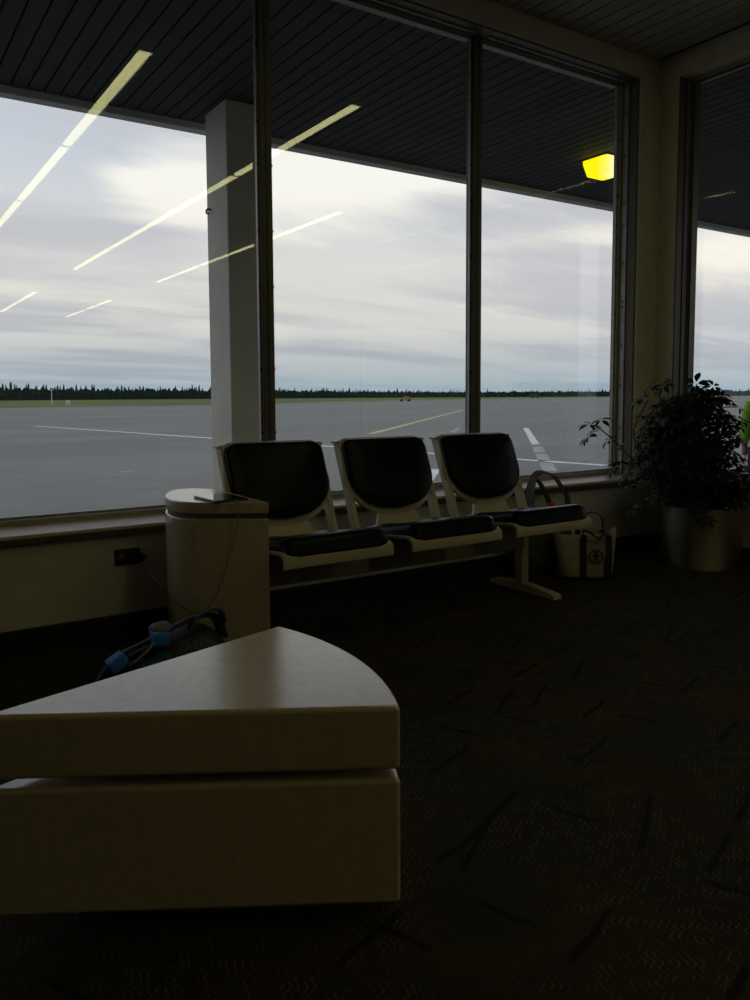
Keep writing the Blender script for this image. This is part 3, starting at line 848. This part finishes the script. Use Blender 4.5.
# ------------------------------------------------------------------ tote bag
to = empty('tote_bag', (3.808, 3.360, 0), 'cream canvas tote bag with dark straps and round emblem under the right seat', 'bag', rotz=radians(-38))
hw, hd = .165, .095
def toteloop(z, fx, fy, bulge): 
    P = []
    for k in range(28):
        a = 2 * pi * k / 28; c, s = cos(a), sin(a)
        x_ = fx * abs(c) ** .5 * (1 if c >= 0 else -1); y_ = fy * abs(s) ** .55 * (1 if s >= 0 else -1)
        P.append((x_ * (1 + .02 * sin(3 * a + z * 20)), y_ * (1 + .05 * sin(2 * a + z * 13)) , z + (.016 * sin(2 * a + 1) + .03 * abs(c) ** 3 * (1 if c > 0 else .4) if z > .24 else 0)))
    return P
t = MB(); t.quadloop([toteloop(.005, .150, .090, 0), toteloop(.03, .163, .100, 0), toteloop(.10, .170, .106, 0), toteloop(.18, .178, .104, 0), toteloop(.245, .188, .094, 0), toteloop(.270, .192, .088, 0), toteloop(.268, .180, .078, 0), toteloop(.20, .166, .080, 0)], True, True)
tbag = t.build('bag_body', 'canvas', to, smooth=True, angle=80)
MB().quadloop([toteloop(.0, .166, .089, 0), toteloop(.018, .183, .1035, 0), toteloop(.022, .181, .1015, 0)], True, True).build('bag_base', 'navy', to, smooth=True)
TX = .05
for sy in (-1, 1):
    for sx in (-1, 1):
        MB().ribbon([(TX + sx * .075, sy * .094, .005), (TX + sx * .075, sy * .1055, .05), (TX + sx * .076, sy * .1095, .12), (TX + sx * .077, sy * .107, .19), (TX + sx * .077, sy * .099, .255), (TX + sx * .075, sy * .094, .285)], (1, 0, 0), .019, .002).build('strap', 'navy', to)
h1 = catmull([(-.025, -.094, .282), (-.03, -.108, .318), (.02, -.122, .300), (.06, -.118, .268), (.10, -.112, .300), (.125, -.094, .283)], 6)
MB().ribbon(h1, (0, 1, .3), .015, .003).build('handle', 'navy', to)
h2 = catmull([(-.025, .094, .282), (-.03, .07, .36), (.02, .06, .40), (.07, .055, .405), (.12, .07, .36), (.125, .094, .283)], 6)
MB().ribbon(h2, (0, 1, .0), .015, .003).build('handle', 'navy', to)
# round emblem with a walking figure, applied to the front face
em = MB(); yE = -.1105; cx0, cz0 = .05, .155
rg = []
for k in range(32):
    a = 2 * pi * k / 32
    rg.append([(cx0 + r_ * cos(a), yE + d_, cz0 + r_ * sin(a)) for r_, d_ in ((.044, .004), (.044, 0), (.038, 0), (.038, .004))])
em.quadloop(rg + [rg[0]], False, False)
em.tube([(cx0, yE, cz0 + .024), (cx0, yE + .003, cz0 + .024)], .008, 12)
for q in ([(0, .014), (0, -.006)], [(0, -.004), (-.015, -.028)], [(0, -.004), (.015, -.028)], [(0, .010), (-.020, .002)], [(0, .010), (.020, .002)]):
    (x0_, z0_), (x1_, z1_) = q
    em.ribbon([(cx0 + x0_, yE + .001, cz0 + z0_), (cx0 + x1_, yE + .001, cz0 + z1_)], Vector((x1_ - x0_, 0, z1_ - z0_)).cross(Vector((0, 1, 0))), .0045, .002)
em.build('emblem', 'navy', to)

# ------------------------------------------------------------------ duffel bag behind the right seat
du = empty('duffel_bag', (3.70, 3.645, 0), 'charcoal duffel bag with raised grey straps behind the right seat', 'bag', rotz=radians(4))
d = MB(); L = []
for i in range(13):
    t_ = i / 12; x_ = -.28 + .56 * t_; k = (1 - abs(2 * t_ - 1) ** 5) ** .5 * .97 + .03
    ry_, rz_ = .105 * k, .165 * k
    L.append([(x_, ry_ * abs(cos(a)) ** .75 * (1 if cos(a) > 0 else -1), .17 + rz_ * abs(sin(a)) ** .8 * (1 if sin(a) > 0 else -1)) for a in [2 * pi * j_ / 22 for j_ in range(22)]])
d.quadloop(L); d.build('bag_body', 'greycloth', du, smooth=True, angle=80)
for pts, nm in (([(-.16, -.075, .30), (-.165, -.07, .44), (-.15, -.06, .57), (-.115, -.05, .625), (-.06, -.06, .575), (-.01, -.075, .48), (.005, -.085, .40), (.01, -.09, .31)], 'carry_strap'),
                ([(-.13, .0, .30), (-.12, .0, .50), (-.07, -.01, .63), (.0, -.02, .655), (.09, -.03, .625), (.17, -.03, .55), (.24, -.03, .46), (.25, -.02, .25)], 'carry_strap')):
    MB().ribbon(catmull(pts, 6), (0, 1, .25), .023, .004).build(nm, 'greystrap', du)
rp = MB(); bmesh.ops.create_uvsphere(rp.bm, u_segments=16, v_segments=10, radius=1)
for q in rp.bm.verts: q.co = Vector((q.co.x * .034, q.co.y * .022, q.co.z * .033))
rp.build('red_grip', 'red', du, smooth=True, loc=(.003, -.088, .435))

# ------------------------------------------------------------------ backpack on the floor by the wall
bp = empty('backpack', (1.0, 3.0, 0), 'black backpack with bright blue tabs lying on the floor below the outlet', 'bag', rotz=radians(2))
def blob(mb, x0, x1, n, prof, m=20, pw=4.):
    L = []
    for i in range(n + 1):
        t_ = i / n; k = (1 - abs(2 * t_ - 1) ** pw) ** .5 * .95 + .05
        L.append([prof(x0 + (x1 - x0) * t_, t_, k, 2 * pi * j_ / m, i) for j_ in range(m)])
    mb.quadloop(L); return mb
blob(MB(), -.29, .25, 16, lambda x_, t_, k, a, i: (x_, .13 * k * cos(a) * (1 + .05 * sin(5 * a + i)), (.123 * (.62 + .45 * t_) * k) * (1 + .99 * sin(a) * (1 + .03 * sin(3 * a + i * 1.3))) + .002), 26).build('pack_body', 'black_cloth', bp, smooth=True, angle=80)
blob(MB(), -.05, .165, 9, lambda x_, t_, k, a, i: (x_, -.105 + .05 * k * cos(a), .155 + .060 * k * sin(a)), 16, 3.).build('speckled_pocket', 'speckle', bp, smooth=True, angle=80)
MB().ribbon(catmull([(-.285, -.02, .09), (-.22, -.04, .17), (-.10, -.05, .215), (.05, -.04, .262), (.19, .0, .255), (.24, .02, .16)], 5), (0, 1, -.3), .032, .008).build('shoulder_strap', 'black_cloth', bp)
MB().box(-.275, -.205, -.145, -.085, .155, .205, .012, rot=Matrix.Rotation(radians(-28), 3, 'Y')).build('blue_tab', 'blue', bp)
MB().box(-.100, -.034, -.115, -.05, .205, .255, .012, rot=Matrix.Rotation(radians(5), 3, 'Y')).build('blue_tab', 'blue', bp)
MB().box(-.165, -.03, -.150, -.10, .115, .175, .02, rot=Matrix.Rotation(radians(-14), 3, 'Y')).build('blue_panel', 'blue_dark', bp)
blob(MB(), -.095, -.005, 8, lambda x_, t_, k, a, i: (x_, -.045 + .04 * k * cos(a), .254 + .022 * k * sin(a) + .008 * t_), 16, 3.).build('patterned_flap', 'pale_mesh', bp, smooth=True, angle=80)
MB().tube(catmull([(-.20, -.13, .165), (-.17, -.138, .182), (-.13, -.132, .206), (-.10, -.11, .222)], 6), .005, 6).build('drawcord', 'pale_mesh', bp)
MB().ribbon(catmull([(.06, -.06, .235), (.09, -.065, .275), (.15, -.06, .295), (.20, -.05, .285), (.22, -.04, .235)], 6), (0, 1, -.35), .016, .005).build('grab_handle', 'blue_dark', bp)

# ------------------------------------------------------------------ potted schefflera
pp = empty('potted_plant', (4.755, 3.18, 0), 'bushy umbrella plant in a brushed steel cylinder pot in the corner', 'plant')
MB().lathe([(.238, 0), (.245, .004), (.249, .05), (.254, .396), (.258, .404), (.252, .408), (.244, .404), (.241, .36)], 64).build('planter', 'steel', pp, smooth=True, angle=50)
MB().lathe([(.02, .362), (.12, .372), (.2, .366), (.2395, .358), (.2395, .33), (.02, .33)], 32).build('soil', 'soil', pp, smooth=True)
rl = random.Random(11)
fol = MB(); stems = MB()
def leaflet(base, dirv, nrm, Ln, W):
    """bent elliptic leaf: two rows of quads with a folded midrib"""
    bm = fol.bm; d_ = dirv.normalized(); s_ = d_.cross(nrm).normalized(); n_ = s_.cross(d_).normalized()
    rows = []
    for t_, w_ in ((0, .06), (.22, .62), (.5, 1.), (.78, .72), (1., .04)):
        c_ = base + d_ * (Ln * t_) - n_ * (Ln * .42 * t_ * t_)
        rows.append([bm.verts.new(c_ + s_ * (W * w_) + n_ * (.18 * W * w_)), bm.verts.new(c_), bm.verts.new(c_ - s_ * (W * w_) + n_ * (.18 * W * w_))])
    for a, b in zip(rows, rows[1:]):
        bm.faces.new((a[0], a[1], b[1], b[0])); bm.faces.new((a[1], a[2], b[2], b[1]))
def umbrella(p, axis, size):
    axis = axis.normalized()
    t1 = axis.cross(Vector((.3, .2, 1)) if abs(axis.z) < .9 else Vector((1, 0, 0))).normalized(); t2 = axis.cross(t1)
    n = rl.choice((6, 7, 7, 8)); ph = rl.random() * 6
    for k in range(n):
        a = ph + 2 * pi * k / n + rl.uniform(-.15, .15)
        dv_ = t1 * cos(a) + t2 * sin(a) + axis * rl.uniform(-.15, .35)
        L_ = size * rl.uniform(.8, 1.1)
        leaflet(p + dv_ * (.02 * size / .1), dv_, axis, L_, L_ * rl.uniform(.20, .26))
PX, PY = 4.755, 3.18
def ok(w): return w.x < 5.01 and w.y < 3.76
# view-facing axes of the plant as it stands (lateral, towards window corner)
trunks = []
for k in range(6):
    a = k * 1.05; top_ = Vector((.10 * cos(a) + rl.uniform(-.04, .04) - .04, .10 * sin(a) + rl.uniform(-.05, .05), rl.uniform(.75, 1.0)))
    pts = catmull([(.05 * cos(a), .05 * sin(a), .355), (.08 * cos(a), .08 * sin(a), .55), tuple(top_)], 6)
    stems.tube(pts, [.013 - .0005 * i for i in range(len(pts))], 7); trunks.append(pts)
sprays = []
lat = Vector((.80, -.58, 0)); dep = Vector((.58, .80, 0))
# (lateral, depth, z) envelope of the crown
tries = 0
while len(sprays) < 430 and tries < 40000:
    tries += 1
    l_ = rl.uniform(-.50, .62); d_ = rl.uniform(-.34, .32); z_ = rl.uniform(.42, 1.17)
    e = abs((l_ - .04) / .48) ** 2.7 + (d_ / .32) ** 2 + abs((z_ - .79) / .40) ** 2.7
    if e > 1 or (e < .25 and rl.random() < .5): continue
    if l_ < -.36 and z_ > 1.10: continue
    if z_ < .55 and l_ < -.28 : continue
    if l_ > .16 and z_ > .66: continue
    if l_ > -.02 and z_ > .60 and rl.random() < .45: continue
    w = Vector((PX, PY, 0)) + lat * l_ + dep * d_
    if not ok(w + Vector((.06, .06, 0))): continue
    if any((Vector((l_, d_, z_)) - s_).length < .046 for s_ in sprays): continue
    sprays.append(Vector((l_, d_, z_)))
def add_spray(p, size, trunk=True, droop=.5, thick=.0035):
    out = Vector((p.x, p.y, 0)); out = out.normalized() if out.length > .02 else Vector((0, 0, 0))
    ax_ = (Vector((0, 0, 1)) + out * rl.uniform(.2, 1.0) + Vector((rl.uniform(-.4, .4), rl.uniform(-.4, .4), 0)))
    umbrella(p, ax_, size)
    if trunk:
        tr = min(trunks, key=lambda T: min((q - p).length for q in T)); q = min(tr, key=lambda q: (q - p).length + max(0, q.z - p.z + .05) * 3)
        mid = (q + p) / 2 + Vector((0, 0, .03))
        stems.tube(catmull([tuple(q), tuple(mid), tuple(p)], 4), thick, 5)
for s_ in sprays:
    p = lat * s_.x + dep * s_.y + Vector((0, 0, s_.z))
    add_spray(p, rl.uniform(.050, .078))
# the long branch reaching left in front of the window, its sprays, and the drooping ones
def at_px(px, v, depth):
    """a point this far along the plant's own depth axis from the pot centre"""
    dd = rtv * (px - 375) - upv * (v - V0) + fw * F
    c = Vector((PX, PY, 0)) + dep * depth; k = (c - Vector((0, 0, 0))).dot(dep) / dd.dot(dep)
    return Vector((dd.x * k - PX, dd.y * k - PY, CAMZ + dd.z * k))
br = [at_px(672, 500, -.02), at_px(650, 478, -.05), at_px(628, 455, -.06), at_px(610, 437, -.06), at_px(596, 426, -.06)]
stems.tube(catmull([tuple(q) for q in br], 6), [.008 - .00018 * i for i in range(25)], 6)
br2 = [at_px(655, 484, -.05), at_px(640, 455, -.10), at_px(634, 430, -.12), at_px(648, 400, -.12)]
stems.tube(catmull([tuple(q) for q in br2], 6), .005, 6)
for px, v, dp, sz in ((590, 425, -.06, .10), (601, 420, -.04, .085), (588, 437, -.07, .10), (608, 441, -.08, .075), (620, 447, -.05, .08), (617, 462, -.08, .09),
                      (625, 475, -.06, .10), (612, 470, -.02, .08), (632, 486, -.08, .10), (640, 440, -.1, .09), (636, 455, -.12, .10), (648, 470, -.1, .10), (640, 398, -.1, .10),
                      (650, 388, -.12, .09), (664, 386, -.08, .09), (696, 384, -.1, .10), (713, 387, -.12, .085), (726, 399, -.1, .09), (655, 405, -.1, .10),
                      (632, 510, -.1, .09), (700, 512, -.27, .085), (707, 520, -.28, .085), (697, 505, -.27, .09), (742, 490, -.25, .10), (735, 505, -.26, .09), (655, 498, -.2, .1), (748, 474, -.22, .1), (729, 446, -.2, .07), (724, 425, -.2, .07)):
    p = at_px(px, v, dp)
    if not ok(p + Vector((PX + .05, PY + .05, 0))): p = at_px(px, v, dp - .12)
    add_spray(p, sz * .78, trunk=px > 640, thick=.003)
fol.build('foliage', 'leaf', pp, smooth=True, angle=180)
stems.build('stem', 'stem', pp, smooth=True, angle=180)

# ------------------------------------------------------------------ sky
w = bpy.data.worlds.new('overcast_sky'); scene.world = w; w.use_nodes = True
nt = NT(w.node_tree)
for n in list(nt.n): nt.n.remove(n)
D = nt.vmath('NORMALIZE', nt.node('ShaderNodeTexCoord').outputs['Generated'])
sx = nt.node('ShaderNodeSeparateXYZ'); nt.put(sx.inputs[0], D)
el = nt.math('MAXIMUM', sx.outputs[2], 0.)
# clouds laid on a flat layer overhead, so that they flatten towards the horizon
den = nt.math('ADD', el, .10)
cv = nt.node('ShaderNodeCombineXYZ')
nt.put(cv.inputs[0], nt.math('DIVIDE', sx.outputs[0], den)); nt.put(cv.inputs[1], nt.math('DIVIDE', sx.outputs[1], den))
cl = nt.mapping(cv.outputs[0], rot=(0, 0, radians(37)), scale=(.40, 1.0, 1), loc=(2.3, .7, 0))
n1 = nt.noise(cl, .8, 6, .55, .3)
n2 = nt.noise(nt.mapping(cl, loc=(11, 5, 0)), 1.3, 6, .58, .3)
n3 = nt.noise(nt.mapping(cl, loc=(4, 15, 0)), .45, 4, .5, .2)
basec = nt.ramp(el, [(0., lin((155, 175, 190))), (.03, lin((183, 191, 197))), (.08, lin((217, 216, 214))), (.16, lin((226, 225, 222))), (.27, lin((207, 213, 223))), (.42, lin((190, 203, 222))), (1., lin((200, 207, 216)))])
grey = nt.ramp(el, [(0., lin((150, 170, 184))), (.05, lin((176, 182, 190))), (.12, lin((201, 201, 205))), (.25, lin((201, 203, 211))), (1., lin((188, 194, 203)))])
bright = nt.ramp(el, [(0., lin((172, 188, 198))), (.04, lin((198, 202, 205))), (.08, lin((232, 226, 217))), (.15, lin((252, 246, 233))), (.26, lin((255, 253, 246))), (1., lin((246, 245, 242)))])
c = nt.mix(nt.smooth(n1, .43, .60), basec, grey)
# brighter breaks in the cloud, each with its own bearing, height and spread
az = nt.math('ARCTAN2', sx.outputs[0], sx.outputs[1])
def cloud_break(a0, e0, sa, se, amp):
    u = nt.math('DIVIDE', nt.math('SUBTRACT', az, a0), sa); v_ = nt.math('DIVIDE', nt.math('SUBTRACT', el, e0), se)
    q = nt.math('ADD', nt.math('MULTIPLY', u, u), nt.math('MULTIPLY', v_, v_))
    return nt.math('MULTIPLY', nt.math('EXPONENT', nt.math('MULTIPLY', q, -1.)), amp)
lit = nt.math('MULTIPLY_ADD', nt.math('SUBTRACT', n2, .5), 1.3, nt.math('MULTIPLY', nt.math('SUBTRACT', n3, .5), .5))
for br_ in ((.335, .243, .10, .028, .42), (.56, .262, .16, .045, .50), (.79, .183, .13, .018, .34), (1.02, .158, .14, .035, .40), (.16, .27, .13, .07, -.35), (.50, .165, .25, .022, -.16)): lit = nt.math('ADD', lit, cloud_break(*br_))
sunny = nt.smooth(lit, .0, .42)
c = nt.mix(sunny, c, bright)
bg = nt.node('ShaderNodeBackground'); nt.put(bg.inputs[0], c); bg.inputs[1].default_value = 1.05
wo = nt.node('ShaderNodeOutputWorld'); nt.put(wo.inputs[0], bg.outputs[0])
w.cycles.sampling_method = 'MANUAL'; w.cycles.sample_map_resolution = 512

# ------------------------------------------------------------------ camera and view
cam = bpy.data.cameras.new('camera'); co = bpy.data.objects.new('camera', cam); COL.objects.link(co)
cam.sensor_fit = 'AUTO'; cam.sensor_width = 36; cam.lens = F / 1000 * 36; cam.shift_y = (V0 - 500) / 1000; cam.clip_start = .05; cam.clip_end = 4000
Rm = Matrix((rtv, upv, -fw)).transposed()
co.matrix_world = Matrix.Translation((0, 0, CAMZ)) @ Rm.to_4x4()
scene.camera = co
vs = scene.view_settings
scene.display_settings.display_device = 'sRGB'
vs.view_transform = 'Standard'; vs.look = 'None'; vs.gamma = 1.; vs.exposure = 0.; vs.use_curve_mapping = False
cy = scene.cycles
cy.use_denoising = True
cy.max_bounces = 8; cy.diffuse_bounces = 5; cy.glossy_bounces = 5; cy.transparent_max_bounces = 24
cy.sample_clamp_indirect = 4.
